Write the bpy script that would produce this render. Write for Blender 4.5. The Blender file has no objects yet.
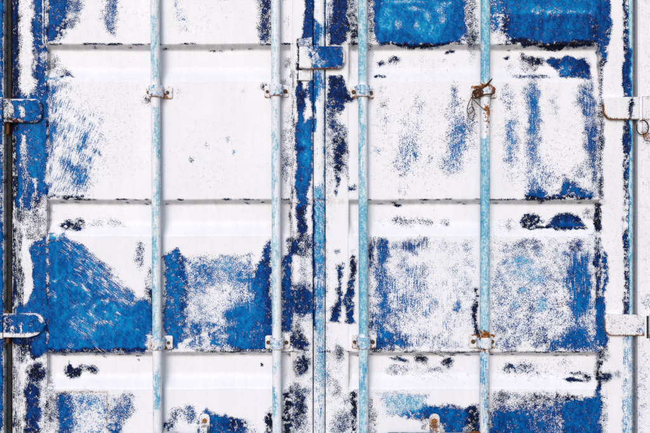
import bpy, math, random
import numpy as np

# ------------------------------------------------------------------ camera, sky, sun, exposure
S = 0.0038            # metres per unit of the door survey grid
ZC = 1.80             # height of the grid's centre above the ground
scene = bpy.context.scene
D_CAM = 895 * S
cd = bpy.data.cameras.new('camera')
cam = bpy.data.objects.new('camera', cd)
scene.collection.objects.link(cam)
cam.location = (0, -D_CAM, ZC)
cam.rotation_euler = (math.pi / 2, 0, 0)
cd.sensor_width = 36.0
cd.lens = 36.0 * 895 / 650
cd.clip_end = 500
scene.camera = cam

SUN_EL, SUN_AZ = 23.0, -12.0         # azimuth measured from straight in front of the doors
w = bpy.data.worlds.new('World'); scene.world = w; w.use_nodes = True
wn = w.node_tree.nodes; wl = w.node_tree.links
bg = wn['Background']
sky = wn.new('ShaderNodeTexSky'); sky.sky_type = 'NISHITA'; sky.sun_disc = False
sky.sun_elevation = math.radians(SUN_EL); sky.sun_rotation = math.radians(180 - SUN_AZ)
sky.air_density = 1.0; sky.dust_density = 1.4; sky.ozone_density = 1.45
wl.new(sky.outputs[0], bg.inputs[0]); bg.inputs[1].default_value = 0.095
sl = bpy.data.lights.new('sun', 'SUN'); sl.energy = 1.45; sl.angle = math.radians(26); sl.color = (1.0, 0.985, 0.985)
sun = bpy.data.objects.new('sun', sl); scene.collection.objects.link(sun)
sun.location = (0, -8, 10)
sun.rotation_euler = (math.radians(90 - SUN_EL), 0, math.radians(SUN_AZ))
vs = scene.view_settings
vs.view_transform = 'Standard'; vs.look = 'None'; vs.gamma = 1.0; vs.use_curve_mapping = False
vs.exposure = 0.38

rng = np.random.default_rng(11)
random.seed(5)

# ------------------------------------------------------------------ paint plan: where the white coat has come off
# channels: 0 bare share, 1 tone (0 black .. 1 pale cyan), 2 dark flake edges, 3 vertical brushing, 4 slanting brushing, 5 rust, 6 grime, 7 flaking in crisp scabs (1) or as fine pepper (0)
X0, Y0, X1, Y1, RES = -70, -60, 720, 670, 2
NW, NH = (X1 - X0) * RES, (Y1 - Y0) * RES
GX, GY = np.meshgrid(np.arange(NW) / RES + X0, np.arange(NH) / RES + Y0)


def value_noise(scale):
    gw, gh = int((X1 - X0) / scale) + 3, int((Y1 - Y0) / scale) + 3
    g = rng.random((gh, gw)) * 2 - 1
    fx, fy = (GX - X0) / scale, (GY - Y0) / scale
    ix, iy = fx.astype(int), fy.astype(int)
    tx, ty = fx - ix, fy - iy
    tx = tx * tx * (3 - 2 * tx); ty = ty * ty * (3 - 2 * ty)
    return ((g[iy, ix] * (1 - tx) + g[iy, ix + 1] * tx) * (1 - ty) + (g[iy + 1, ix] * (1 - tx) + g[iy + 1, ix + 1] * tx) * ty)


WX = value_noise(22) * 1.6 + value_noise(9) * 1.3 + value_noise(4) * 1.0
WY = value_noise(22) * 1.6 + value_noise(9) * 1.3 + value_noise(4) * 1.0
CLUMP = value_noise(11) * .5 + value_noise(5) * .5 + value_noise(2.5) * .4


class Canvas:
    def __init__(self, base):
        self.a = np.zeros((NH, NW, 8), np.float32)
        self.a[:] = list(base) + [0.15]

    def _box(self, x0, y0, x1, y1):
        i0 = max(0, int((y0 - Y0) * RES)); i1 = min(NH, int((y1 - Y0) * RES) + 1)
        j0 = max(0, int((x0 - X0) * RES)); j1 = min(NW, int((x1 - X0) * RES) + 1)
        return slice(i0, i1), slice(j0, j1)

    def _put(self, sl_, wgt, vals, crisp):
        for ch, v in vals.items():
            c = self.a[sl_[0], sl_[1], ch]
            c += wgt * (v - c)
        if 0 in vals:
            c = self.a[sl_[0], sl_[1], 7]
            c += wgt * (crisp - c)

    @staticmethod
    def _vals(d, t, e, sv, sd, rust, grime):
        out = {}
        for ch, v in enumerate((d, t, e, sv, sd, rust, grime)):
            if v is not None: out[ch] = v
        return out

    def ell(self, cx, cy, rx, ry, d=None, t=None, e=None, sv=None, sd=None, rust=None, grime=None, soft=0.5, rot=0, warp=1.0):
        m = max(rx, ry) * (1 + soft) + 9
        s_ = self._box(cx - m, cy - m, cx + m, cy + m)
        x = GX[s_] - cx + WX[s_] * warp; y = GY[s_] - cy + WY[s_] * warp
        if rot:
            c, s = math.cos(math.radians(rot)), math.sin(math.radians(rot))
            x, y = x * c + y * s, -x * s + y * c
        r = np.sqrt((x / rx) ** 2 + (y / ry) ** 2)
        if warp >= 1: soft = max(soft, min(.95, 4.5 / min(rx, ry)))
        q = np.clip((1 + soft - r) / (2 * soft), 0, 1); q = q * q * (3 - 2 * q)
        self._put(s_, q, self._vals(d, t, e, sv, sd, rust, grime), .7 if (d or 0) >= .75 else (.35 if (d or 0) >= .6 else .05))

    def poly(self, pts, d=None, t=None, e=None, sv=None, sd=None, rust=None, grime=None, soft=2.5, warp=1.0):
        p = np.array(pts, float)
        m = soft * 1.35 + 9
        s_ = self._box(p[:, 0].min() - m, p[:, 1].min() - m, p[:, 0].max() + m, p[:, 1].max() + m)
        x = GX[s_] + WX[s_] * warp; y = GY[s_] + WY[s_] * warp
        dist = np.full(x.shape, 1e9); inside = np.zeros(x.shape, bool)
        n = len(p)
        for i in range(n):
            a, b = p[i], p[(i + 1) % n]
            ex, ey = b - a
            tt = np.clip(((x - a[0]) * ex + (y - a[1]) * ey) / (ex * ex + ey * ey + 1e-9), 0, 1)
            dist = np.minimum(dist, np.hypot(x - a[0] - tt * ex, y - a[1] - tt * ey))
            cond = (a[1] > y) != (b[1] > y)
            with np.errstate(divide='ignore', invalid='ignore'):
                xi = a[0] + (y - a[1]) * ex / (ey if ey else 1e-9)
            inside ^= cond & (x < xi)
        sd_ = np.where(inside, dist, -dist)
        soft = soft * 1.35
        q = np.clip((sd_ + soft) / (2 * soft), 0, 1); q = q * q * (3 - 2 * q)
        self._put(s_, q, self._vals(d, t, e, sv, sd, rust, grime), (.75 if soft < 4.5 else .3) if (d or 0) >= .6 else .08)

    def rect(self, x0, y0, x1, y1, **k):
        self.poly([(x0, y0), (x1, y0), (x1, y1), (x0, y1)], **k)

    def break_up(self, amt):
        d = np.clip(self.a[..., 0], 0, 1)
        self.a[..., 0] += .35 * d * (1 - d)
        d = np.clip(self.a[..., 0], 0, 1)
        self.a[..., 0] += amt * CLUMP * np.sqrt(np.clip(d * (1 - d) * 4, 0, 1)) * np.clip(d * 4, 0, 1)

    def sample(self, px, py):
        fx = np.clip((px - X0) * RES, 0, NW - 1.001); fy = np.clip((py - Y0) * RES, 0, NH - 1.001)
        ix, iy = fx.astype(int), fy.astype(int)
        tx, ty = (fx - ix)[:, None], (fy - iy)[:, None]
        a = self.a
        return (a[iy, ix] * (1 - tx) + a[iy, ix + 1] * tx) * (1 - ty) + (a[iy + 1, ix] * (1 - tx) + a[iy + 1, ix + 1] * tx) * ty


NAVY, DEEP, BLUE, AZURE, CYAN = 0.2, 0.42, 0.56, 0.8, 1.0
M = Canvas([0.0, 0.35, 0.9, 0, 0, 0, 0.08])
E, P, R = M.ell, M.poly, M.rect

# faint overall speckle, large areas
for (cx, cy, rx, ry, d) in [(110, 130, 50, 60, .07), (220, 150, 60, 60, .035), (420, 140, 60, 60, .08), (540, 140, 55, 60, .09),
                            (110, 20, 40, 25, .05), (210, 20, 50, 20, .04), (613, 200, 12, 230, .05), (330, 215, 8, 60, .06),
                            (335, 370, 12, 60, .16), (303, 330, 10, 110, .10), (420, 65, 50, 12, .07), (430, 370, 45, 14, .12), (540, 370, 50, 14, .12)]:
    E(cx, cy, rx, ry, d=d * .6, soft=.6)

# --- left door, outer stile
R(10, -60, 19, 660, d=.75, t=.12, e=.9, sv=.5, soft=2)
R(20, -60, 31, 96, d=.06, soft=2)
R(18, -60, 22, 100, d=.32, t=.15, sv=.4, soft=1.5)
P([(31, -60), (66, -60), (70, 8), (66, 22), (58, 30), (56, 41), (46, 44), (46, 60), (38, 72), (34, 50), (33, 20)], d=.93, t=.44, soft=3)
P([(62, 20), (68, 14), (66, 30), (60, 42), (55, 38)], d=.75, t=.16, soft=3)
P([(64, -60), (82, -60), (80, 20), (70, 28), (66, 15)], d=.55, t=.4, soft=4)
P([(33, 44), (46, 44), (46, 82), (36, 86)], d=.68, t=.3, soft=3)
R(33, 52, 37, 80, d=.35, t=.2, soft=2)
P([(14, 92), (28, 98), (36, 86), (47, 78), (47, 196), (40, 200), (30, 210), (15, 205)], d=.97, t=.48, soft=2.5)
E(36, 150, 8, 30, t=.6)
R(10, 135, 17, 240, d=.7, t=.1, sv=.4, soft=1.5)
R(22.5, 135, 25.5, 212, d=.2, sv=.5, soft=1.2)
E(26, 175, 4, 25, d=.55, sv=.6)
R(33.5, 178, 36.5, 214, d=.18, sv=.5, soft=1.2)
P([(40, 200), (48, 195), (48, 236), (20, 240), (20, 212), (38, 214)], d=.30, t=.14, soft=2)
E(38, 205, 4, 9, d=.7, t=.2); E(26, 225, 4, 12, d=.35, t=.15, sv=.5)
P([(14, 205), (24, 205), (24, 310), (14, 310)], d=.50, t=.12, sv=.6, soft=2)
P([(47, 235), (47, 312), (26, 314), (27, 300), (32, 285), (32, 262), (27, 250), (35, 240)], d=.98, t=.5, soft=2.5)
P([(22, 225), (28, 240), (31.5, 262), (31, 285), (27, 305), (24, 305)], d=.05, soft=1.5)
R(14, 306, 47, 345, d=.97, t=.5, soft=2)
P([(20, 338), (48, 338), (48, 350), (42, 358), (36, 362), (28, 352)], d=.95, t=.10, soft=2)
E(40, 346, 7, 8, d=1.05, t=.48)
P([(10, 345), (28, 345), (30, 433), (30, 660), (10, 660)], d=.42, t=.12, sv=.5, soft=2)
R(21, 365, 27, 440, d=.16, soft=2)
P([(30, 362), (49, 350), (49, 660), (28, 660)], d=.10, soft=2)
E(37, 372, 8, 8, d=.95, t=.06); E(33, 390, 8, 11, d=.95, t=.2); E(34, 412, 8, 13, d=.9, t=.3); E(34, 434, 8, 15, d=.88, t=.22); E(50, 410, 4, 20, d=.5, t=.15)
E(22, 345, 5, 12, d=.9, t=.08)

# --- left door, top raised panel
P([(104, -40), (120, -40), (117, 15), (112, 34), (106, 28)], d=.52, t=.55, sv=.3, soft=4)
E(101, 8, 3, 14, d=.2); E(178, 8, 4, 10, d=.28, t=.9, e=.2); E(183, 24, 4, 8, d=.22, t=.9, e=.2); E(221, -2, 6, 3, d=.3, t=.9, e=.1)
P([(257, -60), (272, -60), (272, 42), (263, 40), (259, 15)], d=.78, t=.18, soft=4)
E(286, 10, 5, 30, d=.14, sv=.7)
# channel 1
E(53, 62, 4, 8, d=.55, t=.05); E(61, 70, 7, 7, d=.30, t=.1); P([(60, 76), (66, 71), (74, 76)], d=.95, t=.25, soft=1.5); E(286, 63, 4, 5, d=.3, t=.05)
P([(46, 77), (62, 77), (60, 80), (46, 81)], d=.6, t=.95, e=.1, soft=1.5)
# raised panel 2
P([(47, 83), (70, 83), (66, 100), (58, 118), (54, 150), (53, 196), (47, 198)], d=.72, t=.5, sv=.6, soft=4)
P([(53, 88), (76, 84), (78, 105), (100, 120), (104, 150), (88, 196), (50, 197)], d=.25, t=.64, sd=.75, e=.15, soft=9)
P([(60, 120), (95, 128), (92, 150), (84, 190), (62, 190)], d=.31, t=.64, sd=.65, e=.15, soft=9)
E(80, 177, 8, 10, d=.58, t=.6, e=.3, sd=.6); E(66, 168, 5, 8, d=.5, t=.5, sd=.7); E(82, 142, 4, 11, d=.65, rot=25, sd=.8)
R(49, 196.6, 82, 199.4, d=.75, t=.02, e=1, sv=0, sd=0, soft=1.2)
E(150, 99, 6, 6, d=.25, t=.1); E(176, 92, 8, 5, d=.14, t=.15); E(244, 92, 5, 3, d=.14)
E(265, 87, 4, 3, d=.55, t=.05); E(285, 83, 4, 4, d=.6, t=.15); E(207, 147, 2, 3, d=.5, t=.9, e=0); E(228, 141, 1.6, 2.4, d=.5, t=.9, e=0); E(235, 153, 1.5, 1.3, d=.7, t=.85, e=0); E(193, 160, 2, 3, d=.35, t=.5)
E(286, 145, 5, 40, d=.26, t=.25); E(284, 160, 3, 15, d=.4, t=.3)
# channel 2
P([(57, 226), (62, 219), (70, 220), (76, 217), (83, 221), (82, 229), (62, 230)], d=.85, t=.1, soft=2.5)
E(103, 224, 20, 4, d=.22, t=.08); E(45, 212, 6, 10, d=.3)
P([(49, 233), (64, 233), (62, 238), (49, 239)], d=.65, t=.9, e=.1, soft=1.5)
# raised panel 3: the big blue sweep
P([(47, 239), (62, 239), (78, 248), (86, 260), (95, 275), (106, 288), (114, 297), (122, 292), (130, 290), (136, 298), (150, 300), (154, 292), (154, 353), (47, 353)], d=.96, t=.54, sd=-.3, e=.6, soft=4)
P([(64, 240), (84, 252), (96, 270), (112, 290), (100, 292), (80, 272), (62, 255)], d=.68, t=.55, sd=-.9, e=.4, soft=5)
P([(84, 252), (92, 255), (104, 278), (126, 282), (122, 292), (112, 296)], d=.35, t=.55, sd=-.9, soft=4)
for k in range(40):
    a = k / 40 * 2 * math.pi
    if 0.15 < (a / (2 * math.pi)) < 0.22: continue
    E(104 + 14 * math.cos(a), 313 + 11 * math.sin(a), 2.2, 1.8, d=.68 + .17 * math.sin(2 * a + 1), t=.72, sd=-.6, soft=.8)
E(80, 322, 9, 14, d=.74, t=.62, sd=-.3, soft=.8); E(70, 282, 10, 6, d=.74, t=.62, sd=-.6, soft=.8); E(100, 268, 16, 5, d=.6, sd=-.9, rot=20, soft=.7)
E(88, 332, 14, 5, d=.70, t=.66, soft=.8); E(128, 296, 6, 8, d=.72, sd=-.7, t=.62)
for k in range(48):
    x_, y_ = 52 + random.random() * 98, 262 + random.random() * 84
    if y_ < 250 + (x_ - 60) * .75: continue
    E(x_, y_, 3 + 9 * random.random(), .8 + 1.3 * random.random(), d=.56 + .25 * random.random(), t=.62 + .2 * random.random(), sd=-.9, rot=random.choice((15, 40, 62, -30, -60)), soft=.9, warp=1.6)
for k in range(60):
    a = k / 60 * 2 * math.pi
    if 1.2 < a < 2.0 or 4.9 < a < 5.3: continue
    E(105 + (14 + math.sin(3 * a)) * math.cos(a), 313 + (10.5 + math.cos(2 * a)) * math.sin(a), 1.7, 1.2, d=.62 + .22 * math.sin(5 * a) ** 2, t=.74, e=.2, sd=-.5, soft=.9, warp=1.5)
E(76, 250, 14, 5, d=.6, t=.6, sd=-.6, e=.3, rot=35, soft=.9); E(112, 322, 16, 8, t=.7, soft=.9); E(98, 272, 20, 9, d=.48, t=.62, sd=-.6, e=.3, rot=42, soft=.8); E(118, 294, 15, 7, d=.58, t=.62, sd=-.5, e=.3, rot=35, soft=.8); E(80, 326, 8, 9, d=.7, t=.7, e=.2, sd=-.3, soft=.9); E(132, 300, 8, 6, d=.6, t=.6, e=.3, sd=-.4, soft=.8)
R(47, 300, 58, 352, d=1.0, t=.5, soft=3)
E(140, 254, 5, 12, d=.34, t=.35); E(150, 285, 4, 15, d=.4, t=.2); R(150.5, 292, 154, 352, d=.95, t=.12, soft=1.5)
R(49, 348.8, 152, 351.5, d=.78, t=.12, e=1, soft=1.2)
E(148, 343, 3, 9, d=.25)
P([(164, 256), (170, 248), (177, 246), (184, 258), (189, 278), (188, 312), (187, 338), (176, 348), (163, 350)], d=.94, t=.56, soft=2.5)
P([(178, 252), (184, 258), (190, 278), (188, 312), (184, 335), (180, 310), (182, 280)], d=.9, t=.25, soft=2)
P([(186, 258), (250, 256), (252, 348), (184, 350)], d=.40, t=.62, e=.55, soft=6)
E(202, 280, 10, 20, d=.62, t=.6, e=.4); E(226, 265, 10, 9, d=.5, t=.72, e=.3); E(240, 275, 9, 10, d=.5); E(212, 302, 16, 18, d=.16); E(196, 312, 7, 10, d=.25); E(228, 292, 8, 9, d=.2)
P([(188, 326), (200, 322), (202, 346), (190, 344)], d=.7, t=.55, sv=.4); P([(204, 322), (221, 320), (222, 344), (206, 346)], d=.62, t=.6, sv=.4)
P([(226, 312), (248, 305), (272, 312), (272, 349), (232, 351), (224, 335)], d=.93, t=.58, sv=.3, soft=3)
P([(270, 240), (273, 350), (246, 350), (250, 318), (252, 292), (257, 268), (263, 250)], d=.93, t=.5, sv=.2, soft=3)
P([(262, 252), (273, 240), (273, 350), (266, 350)], t=.3, soft=3); E(250, 300, 4, 30, d=.6, sv=.6, t=.65); E(232, 325, 5, 10, d=.7, sv=.6)
R(196, 349, 272, 351.6, d=.45, t=.1, soft=1.2)
P([(282, 258), (291, 248), (293, 300), (291, 332), (282, 330)], d=.82, t=.34, sv=.4, soft=2.5); E(290, 245, 4, 8, d=.55, t=.15)
# channel 3
P([(60, 370), (66, 363), (69, 370), (78, 368), (83, 370), (78, 379), (66, 380)], d=.95, t=.06, soft=2); E(90, 371, 6, 4, d=.7, t=.05); E(80, 368, 4, 3, d=.6); E(261, 366, 1.2, 2, d=1, t=0, warp=0); E(137, 361, 1, 1, d=1, t=0, warp=0)
E(286, 380, 3, 10, d=.15)
# lowest panel, left door
P([(56, 393), (73, 393), (74, 420), (70, 500), (56, 500)], d=.86, t=.45, soft=4)
P([(73, 393), (106, 393), (106, 500), (72, 500)], d=.32, t=.72, e=.2, soft=4); E(85, 402, 8, 12, d=.55, t=.65, e=.2); E(92, 418, 10, 12, d=.12)
P([(108, 398), (130, 394), (134, 412), (120, 433), (128, 500), (108, 500)], d=.5, t=.5, soft=5); E(113, 428, 6, 10, d=.75, t=.5)
E(50, 400, 3, 20, d=.4, t=.1)
E(176, 416, 5, 8, d=.55, t=.25); E(189, 414, 7, 9, d=.72, t=.48); E(168, 428, 6, 6, d=.85, t=.25)
P([(192, 500), (197, 420), (206, 410), (214, 413), (230, 417), (240, 420), (247, 428), (250, 500)], d=.96, t=.48, soft=3); E(235, 424, 12, 7, d=.75, t=.2); E(251, 432, 6, 6, d=.3)
P([(264, 410), (272, 406), (273, 500), (265, 500)], d=.75, t=.06, soft=2.5)
P([(282, 394), (292, 388), (293, 500), (283, 500)], d=.76, t=.08, soft=2.5)

# --- left door, lock-side stile
R(290, 70, 293.5, 250, d=.36, t=.1, sv=.6, soft=1)
P([(304, -60), (314, -60), (314, 46), (300, 46), (301, 28), (304, 10)], d=1.0, t=.3, soft=2)
P([(297, 38), (301, 38), (301, 62), (299, 102), (296, 102), (296, 60)], d=.85, t=.06, soft=1.5)
P([(296, 82), (305, 90), (304, 112), (296, 124)], d=1.0, t=.22, soft=1.5); P([(306, 82), (313, 78), (313, 116), (307, 104)], d=.95, t=.4, soft=2)
P([(295, 122), (300, 110), (304, 122), (313, 116), (313, 180), (309, 192), (305, 210), (299, 212), (296, 190), (295, 150)], d=1.0, t=.42, soft=2)
E(306, 150, 5, 24, t=.72, soft=.8); E(306, 122, 4, 5, t=.6); E(300, 148, 5, 3, t=.2)
P([(304, 100), (308, 98), (309, 116), (306, 119)], d=.08, soft=1.2); P([(308, 200), (311, 186), (314, 186), (314, 220)], d=.05, soft=1.5)
P([(297, 206), (307, 204), (304, 236), (298, 238)], d=.95, t=.2, soft=1.8)
E(302, 244, 12, 11, d=.74, t=.2); E(296, 246, 4, 6, d=.8, t=.25); E(303, 275, 3, 20, d=.28)
E(302, 300, 11, 16, d=.95, t=.26); E(299, 341, 8, 11, d=.9, t=.14); E(301, 364, 9, 10, d=.9, t=.12); E(297, 330, 3, 10, d=.5, t=.15)
E(299, 408, 7, 24, d=.72, t=.15); E(307, 390, 4, 3, d=.5); E(304, 432, 5, 10, d=.4)

# --- centre strip
R(313, -60, 325, 660, d=.10, t=.85, e=.3, sv=.5, soft=1)
R(323.6, -60, 325.4, 240, d=.6, t=.7, e=.2, sv=.6, soft=.5, warp=.2)
P([(313, 20), (321, 28), (320, 48), (313, 48)], d=.75, t=.5, soft=2); R(313, 72, 316, 130, d=.8, t=.45, soft=1.5); E(318, 82, 3, 12, d=.6, t=.6)
R(313, 186, 325, 250, d=.55, t=.9, sv=.5, e=.55, soft=3); R(313, 245, 325, 312, d=.66, t=.78, sv=.6, e=.8, soft=5); R(313, 312, 325, 380, d=.52, t=.92, e=.5, sv=.4, soft=5); R(313, 378, 325, 500, d=.36, t=.95, e=.4, sv=.4, soft=5)
R(313, 200, 315, 330, d=.85, t=.15, sv=.4, soft=1)

# --- right door, lock-side stile
P([(330, -60), (348, -60), (347, 12), (348, 30), (343, 46), (328, 46), (331, 20)], d=1.0, t=.22, soft=2.5); E(328, 20, 3, 25, d=.45, sv=.6); E(353, 20, 6, 24, d=.66, t=.1); E(353, 36, 4, 6, d=.8, t=.05)
P([(327, 76), (341, 76), (347, 92), (346, 106), (339, 114), (326, 108)], d=1.0, t=.18, soft=2.2); E(347, 99, 6, 4, d=.85, t=.12); E(331, 120, 6, 24, d=.64, t=.28); E(333, 103, 8, 5, d=.8, t=.25)
P([(337, 137), (345, 138), (345, 160), (340, 172), (337, 196), (335, 176), (335, 150)], d=1.0, t=.18, soft=2); E(340, 150, 7, 22, d=.8, t=.16); E(352, 187, 4, 3.5, d=.85, t=.15); E(347, 160, 2, 16, d=.35, t=.1); E(329, 160, 4, 30, d=.25)
P([(337, 264), (341, 262), (342, 300), (340, 322), (330, 322), (331, 308), (337, 300)], d=1.0, t=.22, soft=2.4); P([(347, 280), (352, 254), (354, 262), (355, 322), (346, 322), (344, 300)], d=.93, t=.26, soft=2); E(352, 265, 3, 12, d=.8, t=.05); E(338, 252, 2, 3, d=.7)
E(338, 354, 4, 7, d=.5, t=.12); E(336, 388, 5, 9, d=.38, t=.15); E(342, 420, 8, 12, d=.5, t=.25); E(345, 400, 4, 5, d=.5); E(334, 425, 5, 7, d=.4)
P([(350, 394), (357, 390), (358, 500), (350, 500)], d=.74, t=.06, soft=2); E(372, 415, 5, 22, d=.28, t=.08)

# --- right door, top raised panel
P([(376, -60), (468, -60), (467, 36), (460, 42), (420, 44), (380, 44), (374, 38)], d=1.05, t=.62, e=.6, soft=3.2)
P([(376, -60), (384, -60), (382, 40), (374, 40)], t=.42, soft=3); P([(376, 32), (466, 32), (466, 45), (376, 45)], t=.5, soft=6); P([(456, -60), (468, -60), (467, 40), (452, 40)], t=.48, soft=4); E(388, 20, 8, 12, t=.78); E(430, 30, 16, 8, t=.76); E(404, 34, 6, 9, t=.5); E(445, 30, 5, 9, t=.52); E(415, 18, 4, 12, t=.55)
for (cx, cy, rx, ry, ro) in [(416, 10, 9, 2.5, 10), (426, 15, 6, 3, 50), (438, 10, 5, 6, 30), (442, 20, 4, 7, 0), (405, 2, 20, 3, 0), (445, 4, 8, 3, 0), (418, 26, 3, 5, 0), (400, 24, 4, 6, 0)]:
    E(cx, cy, rx * .9, ry * .8, d=.56, t=.82, e=.1, rot=ro, soft=.8, warp=.9)
E(371, 20, 3, 30, d=.45, t=.12); E(473, 22, 5, 28, d=.5, t=.15); E(470, 38, 5, 6, d=.6, t=.1)
P([(374, 40), (384, 43), (400, 44), (462, 41.5), (462, 43.5), (400, 46.5), (384, 45.5)], d=.95, t=.01, e=1, soft=1)
P([(488, -60), (502, -60), (500, 28), (490, 32)], d=.72, t=.62, e=.6, soft=3); E(498, 34, 4, 6, d=.3)
P([(501, -60), (612, -60), (608, 42), (580, 43), (510, 41), (502, 28)], d=1.03, t=.42, soft=3.2)
P([(502, -60), (598, -60), (598, 11), (502, 13)], t=.58, soft=2, warp=.2); E(545, 10, 34, 4, d=.82, t=.78, soft=.8); R(530, 11, 592, 12.6, d=.8, t=.88, e=0, soft=.8, warp=.2)
for k in range(7):
    E(512 + k * 12, 26, 3, 16, t=.56 if k % 2 else .42, rot=18, soft=.9)
E(505, 25, 3, 16, d=.8, t=.15); E(594, 30, 4, 12, d=.9, t=.2)
P([(508, 40), (530, 41), (597, 41), (597, 45), (560, 47), (530, 46), (525, 47.5), (510, 43)], d=1.0, t=.01, e=1, soft=1.2)
# channel 1
E(382, 62, 4, 2.4, d=.75, t=.12); E(395, 60, 4.5, 3, d=.8, t=.1); P([(376, 74), (386, 74), (386, 77), (376, 77)], d=.95, t=.15, soft=1); E(450, 52, 3.5, 1.8, d=1, t=.02); E(447, 60, 2, 2, d=.4)
P([(548, 60), (556, 56), (562, 57), (568, 54), (577, 57), (588, 57), (591, 66), (591, 77), (562, 77), (560, 68), (552, 64)], d=.97, t=.30, soft=2)
E(566, 68, 6, 7, d=.8, t=.6); E(530, 63, 10, 7, d=.35, t=.12); E(534, 59, 5, 3, d=.85, t=.05); E(524, 57, 3, 4, d=.6, t=.06); E(542, 59, 4, 4, d=.8, t=.05); E(533, 75, 14, 2, d=.85, t=.18); E(508, 56, 2.4, 1.8, d=.95, t=.03); E(512, 68, 6, 7, d=.15)
P([(584, 58), (591, 60), (592, 77), (588, 77)], t=.05, soft=1.5)
# raised panel 2, right door
for (cx, cy, rx, ry, d, t) in [(384, 92, 6, 9, .28, .35), (384, 118, 6, 16, .30, .35), (408, 145, 8, 25, .25, .55), (404, 163, 9, 13, .36, .55), (414, 155, 4, 12, .34, .5), (418, 112, 5, 16, .28, .45),
                               (377, 148, 6, 4, .3, .85), (430, 158, 4, 8, .22, .5), (403, 192, 6, 5, .25, .3), (454, 94, 4, 11, .46, .35), (456, 128, 8, 26, .52, .5), (452, 158, 11, 14, .40, .6), (460, 140, 5, 20, .55, .58), (471, 130, 4, 24, .36, .3),
                               (511, 140, 7, 32, .5, .62), (508, 94, 6, 9, .42, .45), (533, 92, 8, 9, .5, .45), (534, 130, 7, 42, .66, .56), (533, 112, 5, 18, .78, .54), (553, 105, 5, 12, .25, .3), (540, 175, 12, 16, .42, .58), (530, 182, 6, 10, .5, .5),
                               (590, 120, 6, 48, .64, .38), (594, 160, 4, 36, .7, .3), (586, 98, 9, 12, .72, .42), (583, 178, 9, 14, .34, .3), (565, 180, 9, 8, .32, .3)]:
    E(cx, cy, rx, ry, d=d * .86, t=t + .06, e=.4, sv=.4, soft=.85)
P([(524, 198), (528, 193), (542, 189), (548, 194), (560, 192), (566, 181), (576, 183), (584, 190), (592, 192), (593, 199)], d=.93, t=.44, soft=3)
P([(524, 196.5), (593, 196.5), (593, 199.6), (524, 199.6)], d=.85, t=.02, e=1, soft=1)
# channel 2
P([(395, 203.5), (403, 205), (402, 206.8), (394, 206)], d=1.05, t=.0, soft=.8, warp=.3)
E(410, 222, 25, 5, d=.22, t=.15); E(401, 221, 7, 3, d=.45, t=.2); E(428, 222, 4, 3, d=.5, t=.25); E(446, 221, 5, 4, d=.25)
P([(523, 229), (524, 221), (530, 213), (540, 215), (546, 222), (540, 229)], d=.75, t=.12, soft=2.5)
P([(548, 228), (552, 220), (558, 214), (568, 211), (580, 214), (584, 221), (588, 229)], d=.92, t=.2, soft=2.2); E(572, 225, 9, 3.5, d=1, t=.45); E(510, 225, 9, 5, d=.25, t=.1); R(525, 228, 588, 230, d=.8, t=.08, soft=1); E(590, 214, 4, 4, d=.5, t=.05)
R(596, 202, 602, 233, d=.9, t=.04, soft=1.5); E(592, 236, 5, 2, d=.5, t=.6)
# raised panel 3, right door, left bay
P([(367, 240), (476, 240), (476, 349), (367, 349)], d=.17, t=.52, e=.4, soft=5)
for (cx, cy, rx, ry, d, t) in [(371, 255, 3, 13, .75, .12), (378, 244, 8, 5, .55, .2), (384, 250, 7, 9, .85, .48), (382, 275, 6, 22, .56, .5), (386, 305, 5, 20, .62, .55), (395, 290, 5, 18, .42, .6), (410, 247, 14, 6, .48, .35), (424, 243, 6, 6, .4, .4),
                               (415, 262, 18, 10, .26, .6), (414, 283, 9, 12, .42, .62), (408, 300, 14, 12, .42, .62), (427, 305, 8, 12, .34, .7), (450, 290, 5, 18, .34, .6), (458, 306, 3.5, 8, .7, .62), (464, 285, 3, 12, .3, .5), (440, 275, 12, 20, .12, .5), (445, 325, 25, 8, .2, .6),
                               (378, 330, 5, 18, .5, .5), (384, 340, 7, 8, .75, .55), (396, 328, 5, 12, .55, .5), (404, 341, 11, 7, .85, .48), (376, 346, 6, 6, .9, .35), (392, 343, 6, 6, .7, .45), (430, 340, 25, 6, .34, .45), (372, 320, 3, 14, .4, .3)]:
    E(cx, cy, rx, ry, d=d, t=t, e=.55, sv=.6, soft=.7)
R(474, 288, 479, 336, d=.85, t=.03, soft=2); R(370, 350, 476, 352.6, d=.45, t=.05, soft=1)
# right bay
P([(490, 240), (598, 238), (598, 349), (490, 349)], d=.22, t=.5, e=.4, soft=6)
for (cx, cy, rx, ry, d, t) in [(519, 262, 12, 5, .42, .92), (540, 250, 4, 4, .55, .9), (527, 275, 20, 9, .3, .85), (544, 278, 5, 4, .5, .9), (526, 292, 5, 3, .6, .92), (543, 302, 5, 4, .55, .9), (542, 308, 4, 3, .5, .9), (516, 305, 4, 4, .4, .85), (560, 252, 5, 3, .4, .8),
                               (528, 246, 18, 5, .38, .3), (578, 247, 6, 5, .6, .25), (497, 250, 5, 20, .12, .4), (553, 265, 8, 20, .25, .4), (532, 315, 3, 8, .5, .3), (508, 345, 9, 5, .55, .4), (503, 330, 3, 5, .5, .3)]:
    E(cx, cy, rx, ry, d=d, t=t, e=.3 if t > .7 else .7, soft=.7)
P([(568, 254), (590, 252), (592, 290), (588, 318), (572, 325), (566, 300)], d=.70, t=.5, sv=.75, e=.5, soft=5); E(582, 290, 7, 25, d=.8, sv=.7, t=.5)
P([(544, 350), (556, 340), (563, 332), (575, 326), (590, 325), (597, 322), (598, 350)], d=.88, t=.46, soft=4); E(592, 330, 6, 14, d=.35); E(540, 338, 10, 8, d=.45, t=.35)
R(596, 238, 602, 334, d=.75, t=.2, sv=.5, soft=1.5); R(593, 262, 596, 322, d=.25, soft=1)
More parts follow.
